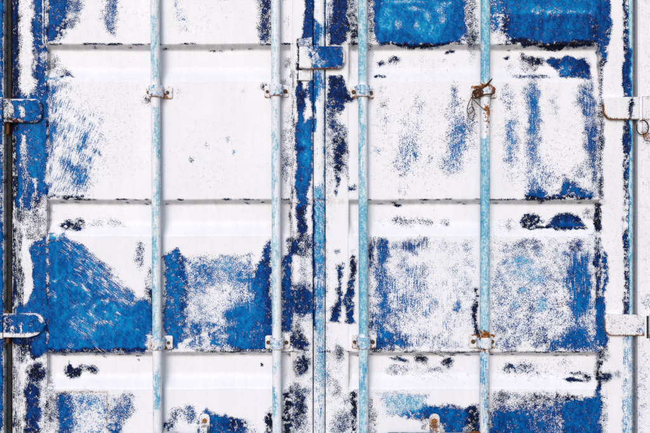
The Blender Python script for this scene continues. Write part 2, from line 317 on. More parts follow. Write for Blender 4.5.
# --- right door, hinge-side stile
P([(598, -60), (611, -60), (610, 20), (608, 48), (604, 66), (600, 66)], d=.93, t=.36, soft=2); R(599, 60, 603, 200, d=.55, t=.12, soft=1.5)
P([(603, 248), (607, 256), (607, 290), (603, 300)], d=.95, t=.42, soft=1.5); P([(596, 300), (604, 296), (606, 320), (609, 340), (606, 350), (599, 354), (595, 340)], d=.98, t=.44, soft=2.2)
R(598.5, 348, 602, 392, d=.75, t=.03, soft=1.2); E(605, 377, 6, 4.5, d=.9, t=.08); E(617, 374, 3, 4, d=.4); E(603, 355, 4, 6, d=.6, t=.06)
# channel 3, right door
P([(388, 358), (402, 360), (410, 363), (404, 364), (394, 362)], d=.85, t=.18, soft=1.8); E(423, 360, 5.5, 4, d=1.05, t=.0); E(449, 362, 4.5, 4.5, d=1.0, t=.05); E(398, 372, 10, 5, d=.30, t=.3); E(430, 370, 12, 4, d=.28, t=.3); E(439, 369, 4, 2, d=.5)
E(510, 367, 4.5, 3.5, d=.85, t=.2); E(512, 372, 8, 4, d=.4); E(526, 367, 6, 5, d=.5, t=.2); P([(565, 380), (572, 378.6), (581, 380.5), (585, 382.5), (570, 383)], d=1.1, t=.1, soft=1, warp=.3); E(579, 376, 7, 1.6, d=.6, t=.08); E(589, 379, 5, 3.5, d=.75, t=.04); E(567, 364, 5, 4, d=.25); E(540, 370, 12, 4, d=.18)
# lowest panel, right door
P([(380, 394), (428, 394), (424, 414), (384, 416)], d=.46, t=.95, e=.15, soft=4)
P([(406, 416), (420, 409), (430, 405), (448, 406), (464, 411), (478, 404), (478, 500), (450, 500), (446, 425), (428, 419)], d=.97, t=.46, soft=3); P([(466, 412), (478, 404), (478, 500), (470, 500)], d=.8, t=.06, soft=3); E(412, 414, 8, 4, d=.75, t=.55); E(424, 425, 4, 9, d=.35, t=.05); E(466, 430, 5, 4, d=.35)
P([(490, 394), (560, 392), (562, 412), (490, 414)], d=.38, t=.28, soft=4)
E(540, 398, 8, 4, d=.7, t=.12); E(536, 406, 5, 3, d=.7, t=.15); E(503, 398, 8, 4, d=.45, t=.15); E(570, 398, 12, 3, d=.75, t=.08)
P([(493, 415), (500, 412), (508, 416), (509, 500), (491, 500)], d=1.0, t=.42, soft=2); P([(511, 414), (524, 411), (526, 430), (532, 500), (512, 500)], d=.92, t=.46, soft=3); E(535, 425, 12, 12, d=.4, t=.5, sv=.3)
P([(564, 402), (580, 400), (592, 396), (598, 390), (601, 400), (600, 500), (566, 500)], d=1.02, t=.46, soft=3); E(556, 420, 6, 14, d=.5, t=.55, sv=.4); E(604, 420, 4, 30, d=.35)
# --- rolled hinge-side edge of the right door
R(623.2, -60, 628.8, 660, d=.6, t=.2, sv=.35, soft=1.2, warp=.6); R(628.6, -60, 636, 660, d=1.1, t=1.0, e=.0, sv=.4, soft=.35, warp=.3)
R(624, 50, 631, 98, d=.85, t=.26, soft=1.5); R(623, 200, 627, 232, d=.25, soft=1.5); R(623, 338, 634, 660, d=.35, t=.95, e=.5, sv=.5, soft=2); R(623, 120, 629, 152, d=.8, t=.18, soft=1.5)
# --- corner posts
R(-70, -60, 4.2, 660, d=1.0, t=.46, soft=1, warp=.6); R(2, -60, 4, 660, d=.75, t=.5, sv=.5, soft=1); R(3.2, -60, 8, 660, d=.25, t=.1, soft=.5, warp=.5)
E(1, 60, 3, 20, d=.7, sv=.6); E(1, 190, 3, 20, d=.6, sv=.6)
R(636.2, -60, 720, 660, d=.05, t=.2, soft=.3, warp=0); E(645, 135, 4, 8, d=.35, t=.8); E(646, 300, 4, 6, d=.4, t=.85); E(640, 390, 5, 40, d=.16, t=.6)
# grime in the folds under each raised panel, dark broken lips, browner channel ends
for yt in (43.5, 199, 351.5, 505.5):
    M.rect(40, yt, 610, yt + 6, grime=.55, soft=1.5, warp=.3)
    for k in range(34):
        E(50 + random.random() * 548, yt + .3 + random.random() * .6, 2 + 7 * random.random(), .7, d=.55 + .3 * random.random(), t=.04, warp=.15)
    for k in range(26):
        E(60 + random.random() * 530, yt + 3 + random.random() * 3, 1.5 + 2 * random.random(), .9, d=.5, t=.02, warp=.2)
for x in (48, 291, 350, 599):
    M.rect(x - 2, 43, x + 2, 82, grime=.6, soft=1.5); M.rect(x - 2, 199, x + 2, 237, grime=.6, soft=1.5); M.rect(x - 2, 352, x + 2, 390, grime=.6, soft=1.5)
R(54, 390.5, 108, 393.4, rust=.42, grime=.5, soft=.7, warp=.5); R(105.6, 392, 108.4, 424, rust=.36, grime=.6, soft=.6, warp=.5); R(54, 392, 56.2, 470, rust=.30, grime=.5, soft=.6, warp=.5)
E(484, 105, 8, 14, grime=.35, rust=.12); E(562, 302, 4, 5, rust=.3)

P([(488, 412), (562, 406), (566, 500), (488, 500)], d=.72, t=.44, soft=5); P([(493, 416), (500, 412), (508, 416), (509, 500), (491, 500)], d=1.0, t=.38, soft=2); P([(512, 415), (526, 411), (528, 430), (534, 500), (512, 500)], d=.95, t=.46, soft=3)
P([(564, 402), (580, 400), (592, 396), (598, 390), (601, 400), (600, 500), (566, 500)], d=1.02, t=.46, soft=3)
P([(33, -60), (46, -60), (46, 95), (36, 95)], d=.9, t=.38, soft=3, warp=1.4); R(10, -60, 18, 130, d=.85, t=.14, sv=.4, soft=2)
R(35, 50, 38, 72, d=.3, soft=1.5); E(43, 55, 3, 8, d=.35)
for k in range(70):
    y_ = random.random() * 433
    if (44 < y_ < 80) or (200 < y_ < 236) or (352 < y_ < 388): continue
    E(47.2, y_, .8, 2 + 4 * random.random(), d=random.choice((.1, .2, .9)), t=.05, warp=.1, soft=.6)
R(45.4, 0, 46.6, 44, d=.2, soft=.5, warp=.1); R(42.2, -40, 43.2, 44, d=.15, sv=.5, soft=.4, warp=.1)
M.break_up(.28)

# hardware paint (hinges, latch plate, brackets, handles)
H = Canvas([0.10, 0.4, 0.9, 0, 0, 0, 0.2])
H.rect(-20, 98, 44, 124, d=.96, t=.5, soft=1); H.rect(-20, 98, 3, 124, d=.8, t=.5); H.rect(5, 96, 14, 124, d=.55, t=.12, soft=1.5)
H.poly([(22, 108), (25, 106), (26, 115), (23, 118)], d=.15, soft=1.2); H.rect(11, 105, 14, 118, d=.2, soft=1.2)
H.rect(-5, 97, 44, 100.2, d=.12, soft=.8); H.rect(8, 120.8, 44, 124, d=.8, t=.02, rust=.4, soft=.8); H.rect(41.5, 103, 44, 122, d=.8, t=.05, rust=.2, soft=.8); H.poly([(601, 104), (602.9, 104), (603.2, 113), (607, 118), (611, 118.9), (640, 118.9), (640, 121), (601, 121)], rust=.8, grime=1, soft=.5, warp=.2); H.poly([(602, 318), (604.2, 318), (604.6, 329), (607, 332.6), (610, 334), (644, 334), (644, 337), (602, 337)], rust=.7, grime=1, soft=.5, warp=.2); H.rect(299, 68.2, 346, 71, d=.9, t=.0, rust=.6, soft=.5, warp=.2); H.rect(343, 48, 346, 70, d=.5, t=.05, grime=.6, soft=.8)  # strap tops: painted highlight; strap and latch plate undersides: rust plus painted shadow
H.rect(-20, 310, 48, 337, d=.98, t=.5, soft=1); H.rect(-20, 312, 4, 337, d=.75, t=.42); H.rect(5, 312, 12, 337, d=.85, t=.3, soft=1.5)
H.rect(4, 311, 42, 313.6, d=.1, soft=.8); H.rect(0, 333.4, 46, 338, d=.10, soft=1); H.rect(21, 322, 23, 333, d=.15, soft=1); H.rect(13, 325, 15, 334, d=.3, soft=1)  # thin white line on the strap's top edge is a painted highlight
H.poly([(38, 312), (45, 319), (43, 322), (36, 314)], d=.15, soft=1)
H.rect(296, 36, 350, 84, d=.06, soft=1)
H.poly([(311, 46), (344, 46), (343, 66), (336, 70), (310, 70)], d=1.0, t=.42, soft=2); H.poly([(305, 47), (318, 48), (322, 62), (316, 69), (310, 60)], d=.72, t=.5, soft=2.5); H.ell(319, 63, 6, 4, d=.6, t=.75)
H.rect(298, 36, 313, 46, d=.45, t=.55, soft=1.5); H.rect(300, 70, 311, 73, d=.4, t=.05, rust=.3, soft=1)
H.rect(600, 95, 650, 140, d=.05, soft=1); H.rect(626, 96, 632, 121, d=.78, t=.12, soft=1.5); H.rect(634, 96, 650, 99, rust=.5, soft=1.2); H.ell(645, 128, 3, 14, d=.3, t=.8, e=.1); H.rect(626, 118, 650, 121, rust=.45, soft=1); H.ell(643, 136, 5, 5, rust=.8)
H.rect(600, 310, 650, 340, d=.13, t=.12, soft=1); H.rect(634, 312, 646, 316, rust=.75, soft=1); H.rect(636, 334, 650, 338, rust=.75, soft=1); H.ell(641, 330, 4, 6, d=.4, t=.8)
for (x, y) in [(158, 92), (277, 91), (363, 92), (482, 92), (161, 342), (277, 342), (364, 342), (482, 341)]:
    H.ell(x - 1, y - 1, 7, 6, d=.42, t=.97, e=.1, soft=.4); H.rect(x - 16, y - 9, x - 7, y + 9, d=.12, t=.1, grime=.35); H.rect(x + 7, y - 9, x + 16, y + 9, d=.10, t=.1, grime=.35)
    H.rect(x - 16, y + 5.4, x + 16, y + 9, rust=.62, grime=.9, soft=.6, warp=.2); H.rect(x - 16, y - 9, x - 10.6, y + 9, grime=.8, soft=.6)  # ear undersides and left ends: rust with painted shadow lines
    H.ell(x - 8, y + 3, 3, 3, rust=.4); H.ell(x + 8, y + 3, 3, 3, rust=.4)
H.ell(364, 342, 7, 8, d=.75, t=.93, e=.2); H.ell(363, 91, 7, 7, d=.62, t=.92, e=.3); H.rect(470, 82, 496, 90, rust=.62, soft=2); H.rect(470, 330, 496, 336, rust=.8, soft=2); H.ell(477, 93, 4, 6, rust=.7)
H.ell(488, 86, 4, 4, rust=.8)
H.rect(374, 428, 432, 450, d=.75, t=.3, e=.3, grime=.5, rust=.15); H.rect(425, 410, 445, 450, grime=.6, rust=.22); H.rect(462, 426, 482, 450, rust=1, d=.2); H.rect(440, 428, 462, 450, d=.2, grime=.6, rust=.3)
H.ell(434, 423, 4, 5, rust=.8); H.ell(204.6, 421, 4.5, 4.5, rust=.55); H.rect(198, 424, 212, 440, grime=.5, d=.15); H.rect(178, 429, 250, 450, d=.75, t=.6); H.rect(160, 428, 178, 450, d=.05)

# lock rods
RC = Canvas([0.07, 0.985, 0.1, 0.85, 0, 0, 0.1])


def rp(x, segs):
    for (ya, yb, xo0, xo1, d, t) in segs:
        RC.rect(x + xo0, ya, x + xo1, yb, d=d * .9, t=min(1, t + .01), soft=2.0, warp=1.5)


rp(157, [(-60, 30, -6, 6, .22, .98), (18, 82, -4, 2, .75, .95), (60, 80, -1, 4, .6, .95), (82, 108, -6, 6, .05, .95), (110, 200, -2, 6, .66, .96), (120, 190, -6, -2, .10, .96), (200, 235, -6, 3, .62, .96), (235, 340, -6, 2, .85, .93), (235, 340, 2, 6, .4, 1), (345, 372, -6, 6, .12, .95), (370, 408, -2, 4, .85, .88), (410, 500, -6, 1, .3, .96)])
rp(276.5, [(-60, 85, -6, -1, .6, .98), (-60, 85, -1, 6, .22, .99), (100, 130, -5, -1, .45, .95), (130, 200, -6, 0, .7, .96), (200, 330, -6, 1, .72, .97), (200, 330, 1, 6, .2, 1), (358, 372, -3, 3, .5, .9), (386, 415, -5, 1, .8, .9), (400, 500, -3, 2, .5, .95)])
rp(362.5, [(-60, 85, -6, 3, .95, .94), (-60, 85, 3, 6, .6, 1), (100, 200, -6, 0, .85, .93), (100, 200, 0, 6, .32, .97), (200, 335, -6, 6, .93, .93), (220, 330, -6, -1, .95, .87), (350, 372, -6, 6, .75, .96), (366, 390, -4, 4, .9, .86), (390, 500, -6, 4, .8, .94)])
rp(483.5, [(-60, 85, -6, 6, .97, .92), (30, 85, -6, 0, .97, .88), (98, 112, -6, 6, .15, 1), (110, 140, -6, 6, .12, 1), (140, 200, -6, 2, .9, .92), (150, 335, -6, 6, .93, .91), (200, 335, -6, -2, .95, .84), (240, 330, -6, 6, .8, .94), (348, 500, -4, 4, .55, .86), (358, 380, -5, 0, .75, .8)])
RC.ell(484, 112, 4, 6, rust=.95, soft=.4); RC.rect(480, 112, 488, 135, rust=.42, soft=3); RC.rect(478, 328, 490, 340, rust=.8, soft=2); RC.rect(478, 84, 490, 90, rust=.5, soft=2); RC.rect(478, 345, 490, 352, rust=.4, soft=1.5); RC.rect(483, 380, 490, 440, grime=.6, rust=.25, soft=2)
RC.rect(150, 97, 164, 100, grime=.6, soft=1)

# ------------------------------------------------------------------ materials
def nodes_of(name):
    m = bpy.data.materials.new(name); m.use_nodes = True
    nt = m.node_tree
    return m, nt, nt.nodes['Principled BSDF']


def mth(nt, op, a, b=None, c=None, clamp=False):
    n = nt.nodes.new('ShaderNodeMath'); n.operation = op; n.use_clamp = clamp
    for i, v in enumerate((a, b, c)):
        if v is None: continue
        if isinstance(v, (int, float)): n.inputs[i].default_value = v
        else: nt.links.new(v, n.inputs[i])
    return n.outputs[0]


def mrange(nt, v, a, b, c=0.0, d=1.0, smooth=True):
    n = nt.nodes.new('ShaderNodeMapRange'); n.interpolation_type = 'SMOOTHSTEP' if smooth else 'LINEAR'
    nt.links.new(v, n.inputs[0])
    for i, q in enumerate((a, b, c, d)): n.inputs[i + 1].default_value = q
    return n.outputs[0]


def noise(nt, vec, scale, detail=2.0, rough=0.55):
    n = nt.nodes.new('ShaderNodeTexNoise'); n.inputs['Scale'].default_value = scale
    n.inputs['Detail'].default_value = detail; n.inputs['Roughness'].default_value = rough
    nt.links.new(vec, n.inputs['Vector'])
    return n.outputs[0]


def mapping(nt, vec, rot=(0, 0, 0), sc=(1, 1, 1), loc=(0, 0, 0)):
    n = nt.nodes.new('ShaderNodeMapping'); nt.links.new(vec, n.inputs[0])
    n.inputs['Location'].default_value = loc; n.inputs['Rotation'].default_value = rot; n.inputs['Scale'].default_value = sc
    return n.outputs[0]


def mixf(nt, f, a, b):
    n = nt.nodes.new('ShaderNodeMix'); n.data_type = 'FLOAT'
    for i, v in ((0, f), (2, a), (3, b)):
        if isinstance(v, (int, float)): n.inputs[i].default_value = v
        else: nt.links.new(v, n.inputs[i])
    return n.outputs[0]


def mixc(nt, f, a, b, mode='MIX'):
    n = nt.nodes.new('ShaderNodeMix'); n.data_type = 'RGBA'; n.blend_type = mode
    for i, v in ((0, f), (6, a), (7, b)):
        if isinstance(v, (int, float)): n.inputs[i].default_value = v
        elif isinstance(v, tuple): n.inputs[i].default_value = v + (1.0,)
        else: nt.links.new(v, n.inputs[i])
    return n.outputs[2]


def ramp(nt, f, stops):
    n = nt.nodes.new('ShaderNodeValToRGB'); cr = n.color_ramp
    while len(cr.elements) < len(stops): cr.elements.new(0.5)
    for e, (p_, c) in zip(cr.elements, stops):
        e.position = p_; e.color = c + (1.0,)
    nt.links.new(f, n.inputs[0])
    return n.outputs[0]


def attr(nt, name):
    n = nt.nodes.new('ShaderNodeAttribute'); n.attribute_name = name
    s = nt.nodes.new('ShaderNodeSeparateColor'); nt.links.new(n.outputs['Color'], s.inputs[0])
    return s.outputs[0], s.outputs[1], s.outputs[2], n.outputs['Alpha']


def make_paint(name, fine=340.0, midw=.30, bump=.6, edge_w=.075, tv_amp=1.0, smear_amt=.75):
    m, nt, bs = nodes_of(name)
    tc = nt.nodes.new('ShaderNodeTexCoord').outputs['Object']
    d, tone, edge, sv = attr(nt, 'paint')
    sdg, rust, grime, crisp = attr(nt, 'wear')
    nf = noise(nt, tc, fine, 2.5, .7)
    nm = noise(nt, tc, 62.0, 5.0, .68)
    iso = mth(nt, 'ADD', mth(nt, 'MULTIPLY', nf, 1 - midw), mth(nt, 'MULTIPLY', nm, midw))
    isoN = mrange(nt, iso, .365, .635)
    chip = nt.nodes.new('ShaderNodeTexVoronoi'); chip.inputs['Scale'].default_value = 105.0; chip.inputs['Detail'].default_value = 1.0
    wob = nt.nodes.new('ShaderNodeVectorMath'); wob.operation = 'MULTIPLY_ADD'
    wn_ = nt.nodes.new('ShaderNodeTexNoise'); wn_.inputs['Scale'].default_value = 190.0; wn_.inputs['Detail'].default_value = 2.0; nt.links.new(tc, wn_.inputs['Vector'])
    nt.links.new(wn_.outputs['Color'], wob.inputs[0]); wob.inputs[1].default_value = (.006, .006, .006); nt.links.new(tc, wob.inputs[2])
    nt.links.new(wob.outputs[0], chip.inputs['Vector'])
    chs = nt.nodes.new('ShaderNodeSeparateColor'); nt.links.new(chip.outputs['Color'], chs.inputs[0])
    scab = mth(nt, 'ADD', mth(nt, 'ADD', mth(nt, 'MULTIPLY', noise(nt, tc, 70.0, 5.0, .66), .62), mth(nt, 'MULTIPLY', nf, .18)), mth(nt, 'MULTIPLY', chs.outputs[0], .20))
    isoN = mixf(nt, crisp, isoN, mrange(nt, scab, .33, .70))
    vv = noise(nt, mapping(nt, tc, sc=(260, 60, 20)), 1.0, 4.0, .7)
    vN = mrange(nt, mth(nt, 'ADD', mth(nt, 'MULTIPLY', vv, .7), mth(nt, 'MULTIPLY', nf, .3)), .34, .66)
    dd = noise(nt, mapping(nt, mapping(nt, tc, rot=(0, math.radians(-38), 0)), sc=(26, 60, 260)), 1.0, 4.0, .68)
    d2 = noise(nt, mapping(nt, mapping(nt, tc, rot=(0, math.radians(-20), 0)), sc=(300, 60, 30)), 1.0, 4.0, .68)
    dsel = mixf(nt, mth(nt, 'GREATER_THAN', sdg, 0.0), dd, d2)
    dx = mth(nt, 'ADD', mth(nt, 'MULTIPLY', dsel, .74), mth(nt, 'MULTIPLY', nf, .26))
    dN = mrange(nt, dx, .35, .65)
    N = mixf(nt, mth(nt, 'ABSOLUTE', sdg), mixf(nt, sv, isoN, vN), dN)
    diff = mth(nt, 'SUBTRACT', mth(nt, 'SUBTRACT', d, N), .02)
    mask = mrange(nt, diff, -edge_w, edge_w + .015)
    inner = mrange(nt, diff, .0, .36)
    lowv = noise(nt, mapping(nt, tc, sc=(1.9, 1, 1)), 30.0, 7.0, .72)
    tv = mth(nt, 'ADD', tone, mth(nt, 'MULTIPLY', mth(nt, 'SUBTRACT', mrange(nt, lowv, .34, .66), .5), .26 * tv_amp))
    tv = mth(nt, 'ADD', tv, mth(nt, 'MULTIPLY', mth(nt, 'SUBTRACT', mrange(nt, nf, .3, .7), .5), .16 * tv_amp))
    tv = mth(nt, 'ADD', tv, mth(nt, 'MULTIPLY', mth(nt, 'SUBTRACT', dN, .5), .13 * tv_amp))
    tv = mth(nt, 'MULTIPLY', tv, mixf(nt, edge, 1.0, mixf(nt, inner, .5, 1.0)), clamp=True)
    blue = ramp(nt, tv, [(0, (.006, .007, .014)), (.12, (.005, .009, .045)), (.26, (.002, .026, .15)), (.45, (.001, .074, .29)), (.6, (.001, .142, .42)), (.8, (.003, .27, .53)), (.93, (.20, .46, .58)), (1.0, (.50, .68, .75))])
    wv = noise(nt, tc, 5.0, 5.0, .6)
    white = mixc(nt, mrange(nt, wv, .35, .7), (.768, .775, .835), (.735, .745, .80))
    drip = noise(nt, mapping(nt, tc, sc=(40, 10, 2.5)), 1.0, 4.0, .6)
    gm = mth(nt, 'MULTIPLY', grime, mrange(nt, mth(nt, 'ADD', mth(nt, 'MULTIPLY', drip, .5), mth(nt, 'MULTIPLY', nm, .5)), .36, .66), clamp=True)
    white = mixc(nt, gm, white, (.47, .42, .37))
    sp = noise(nt, tc, 420.0, 1.0, .5)
    white = mixc(nt, mth(nt, 'MULTIPLY', mrange(nt, sp, .74, .80), .3), white, (.35, .34, .36))
    hair = noise(nt, mapping(nt, mapping(nt, tc, rot=(0, math.radians(12), 0)), sc=(420, 40, 9)), 1.0, 2.0, .5)
    patchy = noise(nt, tc, 7.0, 2.0, .5)
    white = mixc(nt, mth(nt, 'MULTIPLY', mth(nt, 'MULTIPLY', mrange(nt, hair, .66, .74), mrange(nt, patchy, .5, .65)), .35), white, (.42, .44, .50))
    smear = mth(nt, 'MULTIPLY', mrange(nt, d, .06, .75), mth(nt, 'ADD', mth(nt, 'MULTIPLY', vN, .45), mth(nt, 'MULTIPLY', isoN, .2)), clamp=True)
    white = mixc(nt, mth(nt, 'MULTIPLY', smear, smear_amt), white, ramp(nt, tone, [(0, (.36, .42, .55)), (.5, (.30, .48, .72)), (1, (.42, .68, .78))]))
    col = mixc(nt, mask, white, blue)
    rn = mrange(nt, iso, .34, .64)
    rm = mrange(nt, mth(nt, 'SUBTRACT', mth(nt, 'MULTIPLY', rust, 1.25), rn), -.12, .25)
    rc = ramp(nt, nf, [(.3, (.06, .018, .008)), (.5, (.26, .075, .015)), (.68, (.55, .24, .06))])
    col = mixc(nt, rm, col, rc)
    nt.links.new(col, bs.inputs['Base Color'])
    rg = mixf(nt, mask, .50, mixf(nt, lowv, .50, .38))
    nt.links.new(mixf(nt, rm, rg, .9), bs.inputs['Roughness'])
    nt.links.new(mixf(nt, mask, .22, .02), bs.inputs['Specular IOR Level'])
    h = mth(nt, 'SUBTRACT', 1.0, mask)
    h = mth(nt, 'ADD', h, mth(nt, 'MULTIPLY', nm, .5)); h = mth(nt, 'ADD', h, mth(nt, 'MULTIPLY', rm, mth(nt, 'MULTIPLY', nf, 1.5)))
    b = nt.nodes.new('ShaderNodeBump'); b.inputs['Strength'].default_value = bump; b.inputs['Distance'].default_value = .0018
    nt.links.new(h, b.inputs['Height']); nt.links.new(b.outputs[0], bs.inputs['Normal'])
    return m


def make_plain(name, c1, c2, scale=60, rough=.8, bump=.4, metallic=0.0):
    m, nt, bs = nodes_of(name)
    tc = nt.nodes.new('ShaderNodeTexCoord').outputs['Object']
    n = noise(nt, tc, scale, 5.0, .65)
    nt.links.new(mixc(nt, mrange(nt, n, .33, .67), c1, c2), bs.inputs['Base Color'])
    bs.inputs['Roughness'].default_value = rough; bs.inputs['Metallic'].default_value = metallic
    bs.inputs['Specular IOR Level'].default_value = .3
    b = nt.nodes.new('ShaderNodeBump'); b.inputs['Strength'].default_value = bump; b.inputs['Distance'].default_value = .002
    nt.links.new(n, b.inputs['Height']); nt.links.new(b.outputs[0], bs.inputs['Normal'])
    return m


PAINT = make_paint('flaking_white_over_blue_paint')
RODPAINT = make_paint('worn_rod_paint', fine=140.0, midw=.75, bump=.12, edge_w=.32, tv_amp=.45, smear_amt=.5)
RUBBER = make_plain('black_rubber', (.010, .010, .013), (.03, .028, .03), 80, .75)
MAUVE = make_plain('weathered_rubber', (.10, .095, .14), (.20, .19, .25), 90, .8)
RUST = make_plain('rust', (.055, .02, .01), (.20, .065, .02), 300, .92, .8)
WIRE = make_plain('old_rusty_wire', (.022, .010, .006), (.085, .03, .012), 400, .9, .6)
ORANGE = make_plain('orange_rust', (.16, .05, .012), (.42, .17, .04), 260, .9, .7)
DARKRUST = make_plain('dark_bolt_steel', (.035, .022, .015), (.13, .07, .035), 350, .8, .6)
CONCRETE = make_plain('concrete', (.24, .235, .23), (.32, .31, .30), 3.0, .9, .3)
BODY = make_plain('blue_container_paint', (.006, .06, .25), (.008, .09, .33), 12, .5, .1)

# ------------------------------------------------------------------ mesh helpers
def WP(px, py, dep):
    return np.stack([(np.asarray(px, float) - 325) * S, np.asarray(dep, float) * S, ZC + (216.5 - np.asarray(py, float)) * S], -1)


class MB:
    """collects geometry in survey units (across, down, depth behind the stile face)"""
    def __init__(self): self.v = []; self.f = []; self.n = 0

    def grid(self, px, py, dep, wrap=False):
        nu, nv = px.shape
        self.v.append(np.stack([px, py, dep], -1).reshape(-1, 3))
        idx = np.arange(nu * nv).reshape(nu, nv) + self.n
        if wrap: idx = np.concatenate([idx, idx[:1]], 0)
        q = np.stack([idx[:-1, :-1], idx[1:, :-1], idx[1:, 1:], idx[:-1, 1:]], -1).reshape(-1, 4)
        self.f.extend(q.tolist()); self.n += nu * nv
        return self

    def raw(self, verts, faces):
        self.v.append(np.array(verts, float)); self.f.extend([[i + self.n for i in f] for f in faces]); self.n += len(verts)
        return self

    def box(self, x0, x1, y0, y1, d0, d1):
        vs_ = [(x, y, d) for d in (d0, d1) for y in (y0, y1) for x in (x0, x1)]
        return self.raw(vs_, [(0, 1, 3, 2), (4, 6, 7, 5), (0, 4, 5, 1), (2, 3, 7, 6), (0, 2, 6, 4), (1, 5, 7, 3)])

    def build(self, name, mat, parent=None, base=(0, 0, 0), canvas=None, smooth=True, angle=38, world=False):
        v = np.concatenate(self.v, 0)
        co = v if world else WP(v[:, 0], v[:, 1], v[:, 2])
        co = co - np.array(base)
        me = bpy.data.meshes.new(name)
        me.from_pydata(co.tolist(), [], self.f)
        me.update()
        if canvas is not None:
            a = canvas.sample(v[:, 0], v[:, 1]).astype(np.float32)
            p_ = me.attributes.new('paint', 'FLOAT_COLOR', 'POINT'); p_.data.foreach_set('color', np.ascontiguousarray(a[:, [0, 1, 2, 3]]).ravel())
            w_ = np.ascontiguousarray(a[:, [4, 5, 6, 7]])
            q_ = me.attributes.new('wear', 'FLOAT_COLOR', 'POINT'); q_.data.foreach_set('color', w_.ravel())
        import bmesh
        bm = bmesh.new(); bm.from_mesh(me); bmesh.ops.recalc_face_normals(bm, faces=bm.faces) if len(bm.faces) < 6000 else None; bm.to_mesh(me); bm.free()
        if smooth:
            me.polygons.foreach_set('use_smooth', np.ones(len(me.polygons), bool))
            me.set_sharp_from_angle(angle=math.radians(angle))
        me.materials.append(mat)
        o = bpy.data.objects.new(name, me); scene.collection.objects.link(o)
        if parent: o.parent = parent
        return o


def resample(pts, step):
    out = [pts[0]]
    for a, b in zip(pts[:-1], pts[1:]):
        n = max(1, int(math.ceil(math.dist(a, b) / step)))
        for k in range(1, n + 1): out.append(tuple(a[i] + (b[i] - a[i]) * k / n for i in range(len(a))))
    return np.array(out)


def bar(profile, y0, y1, step=1.4, ystep=1.4, wob=.12, seed=0):
    """a vertical member: cross-section (across, depth) swept down from y0 to y1"""
    p = resample(profile, step)
    ys = np.linspace(y0, y1, int((y1 - y0) / ystep) + 1)
    PX = np.repeat(p[:, :1], len(ys), 1); DP = np.repeat(p[:, 1:2], len(ys), 1); PY = np.repeat(ys[None], len(p), 0)
    r = np.random.default_rng(seed)
    ph = r.random(4) * 6.28
    wv = wob * (np.sin(ys / 37 + ph[0]) + .6 * np.sin(ys / 13 + ph[1]))
    DP = DP + wv[None, :] * .6; PX = PX + (wob * .6 * (np.sin(ys / 53 + ph[2]) + .5 * np.sin(ys / 17 + ph[3])))[None, :]
    return MB().grid(PX, PY, DP)


def plate(outline, d_back, d_front, bev=.7, step=1.3):
    """a convex flat plate with a rounded edge, thickness between the two depths"""
    o = resample(list(outline) + [outline[0]], step)[:-1]
    c = o.mean(0); n = len(o)
    ext = np.linalg.norm(o - c, axis=1).mean()
    rings = [(1.0, d_back), (1.0, d_front + bev * .6), (1 - bev * .4 / ext, d_front + bev * .18), (1 - bev / ext, d_front)]
    k = max(3, int(ext / 1.6))
    rings += [((1 - bev / ext) * (1 - j / k), d_front) for j in range(1, k)]
    PX = np.array([c[0] + (o[:, 0] - c[0]) * s for s, _ in rings]); PY = np.array([c[1] + (o[:, 1] - c[1]) * s for s, _ in rings])
    DP = np.array([np.full(n, d) for _, d in rings])
    mb = MB(); mb.grid(PX.T, PY.T, DP.T, wrap=True)
    last = len(rings) - 1
    mb.raw([(c[0], c[1], d_front)], [])
    ci = mb.n - 1
    for i in range(n):
        mb.f.append([i * len(rings) + last, ((i + 1) % n) * len(rings) + last, ci])
    return mb


def tube(pts, r, seg=10, closed=False):
    p = np.array(pts, float); n = len(p)
    mb = MB(); rows = []
    prev = np.array([0.31, 0.2, 0.93])
    for i in range(n):
        if closed: t = p[(i + 1) % n] - p[i - 1]
        else: t = p[min(i + 1, n - 1)] - p[max(i - 1, 0)]
        t = t / (np.linalg.norm(t) + 1e-9)
        a = prev - t * prev.dot(t); a /= np.linalg.norm(a) + 1e-9; prev = a
        b = np.cross(t, a)
        ang = np.arange(seg) / seg * 2 * math.pi
        rows.append(p[i] + r * (np.cos(ang)[:, None] * a + np.sin(ang)[:, None] * b))
    if closed: rows.append(rows[0])
    G = np.stack(rows, 1)
    mb.grid(G[..., 0], G[..., 1], G[..., 2], wrap=True)
    if not closed:
        nv = n
        mb.f.append([k * nv for k in range(seg)][::-1]); mb.f.append([k * nv + nv - 1 for k in range(seg)])
    return mb


def spline(ctrl, n=8):
    c = [np.array(q, float) for q in ctrl]; c = [2 * c[0] - c[1]] + c + [2 * c[-1] - c[-2]]
    out = []
    for i in range(1, len(c) - 2):
        for k in range(n):
            t = k / n
            out.append(.5 * (2 * c[i] + (c[i + 1] - c[i - 1]) * t + (2 * c[i - 1] - 5 * c[i] + 4 * c[i + 1] - c[i + 2]) * t * t + (3 * c[i] - c[i - 1] - 3 * c[i + 1] + c[i + 2]) * t ** 3))
    out.append(c[-2])
    return out


def hexbolt(cx, cy, d, r, h, rot=0, name='bolt', mat=None, parent=None, base=(0, 0, 0)):
    vs_, fs = [], []
    for (rr, dd) in ((r, d), (r, d - h * .75), (r * .8, d - h)):
        for k in range(6):
            a = rot + k * math.pi / 3
            vs_.append((cx + rr * math.cos(a), cy + rr * math.sin(a), dd))
    for j in range(2):
        for k in range(6): fs.append((j * 6 + k, j * 6 + (k + 1) % 6, j * 6 + 6 + (k + 1) % 6, j * 6 + 6 + k))
    fs.append(tuple(range(12, 18))); fs.append(tuple(range(0, 6))[::-1])
    return MB().raw(vs_, fs).build(name, mat or DARKRUST, parent, base, smooth=False)


def thing(name, base, label, cat):
    o = bpy.data.objects.new(name, None); scene.collection.objects.link(o)
    o.location = base; o.empty_display_size = .1
    o['label'] = label; o['category'] = cat; o['kind'] = 'thing'
    return o


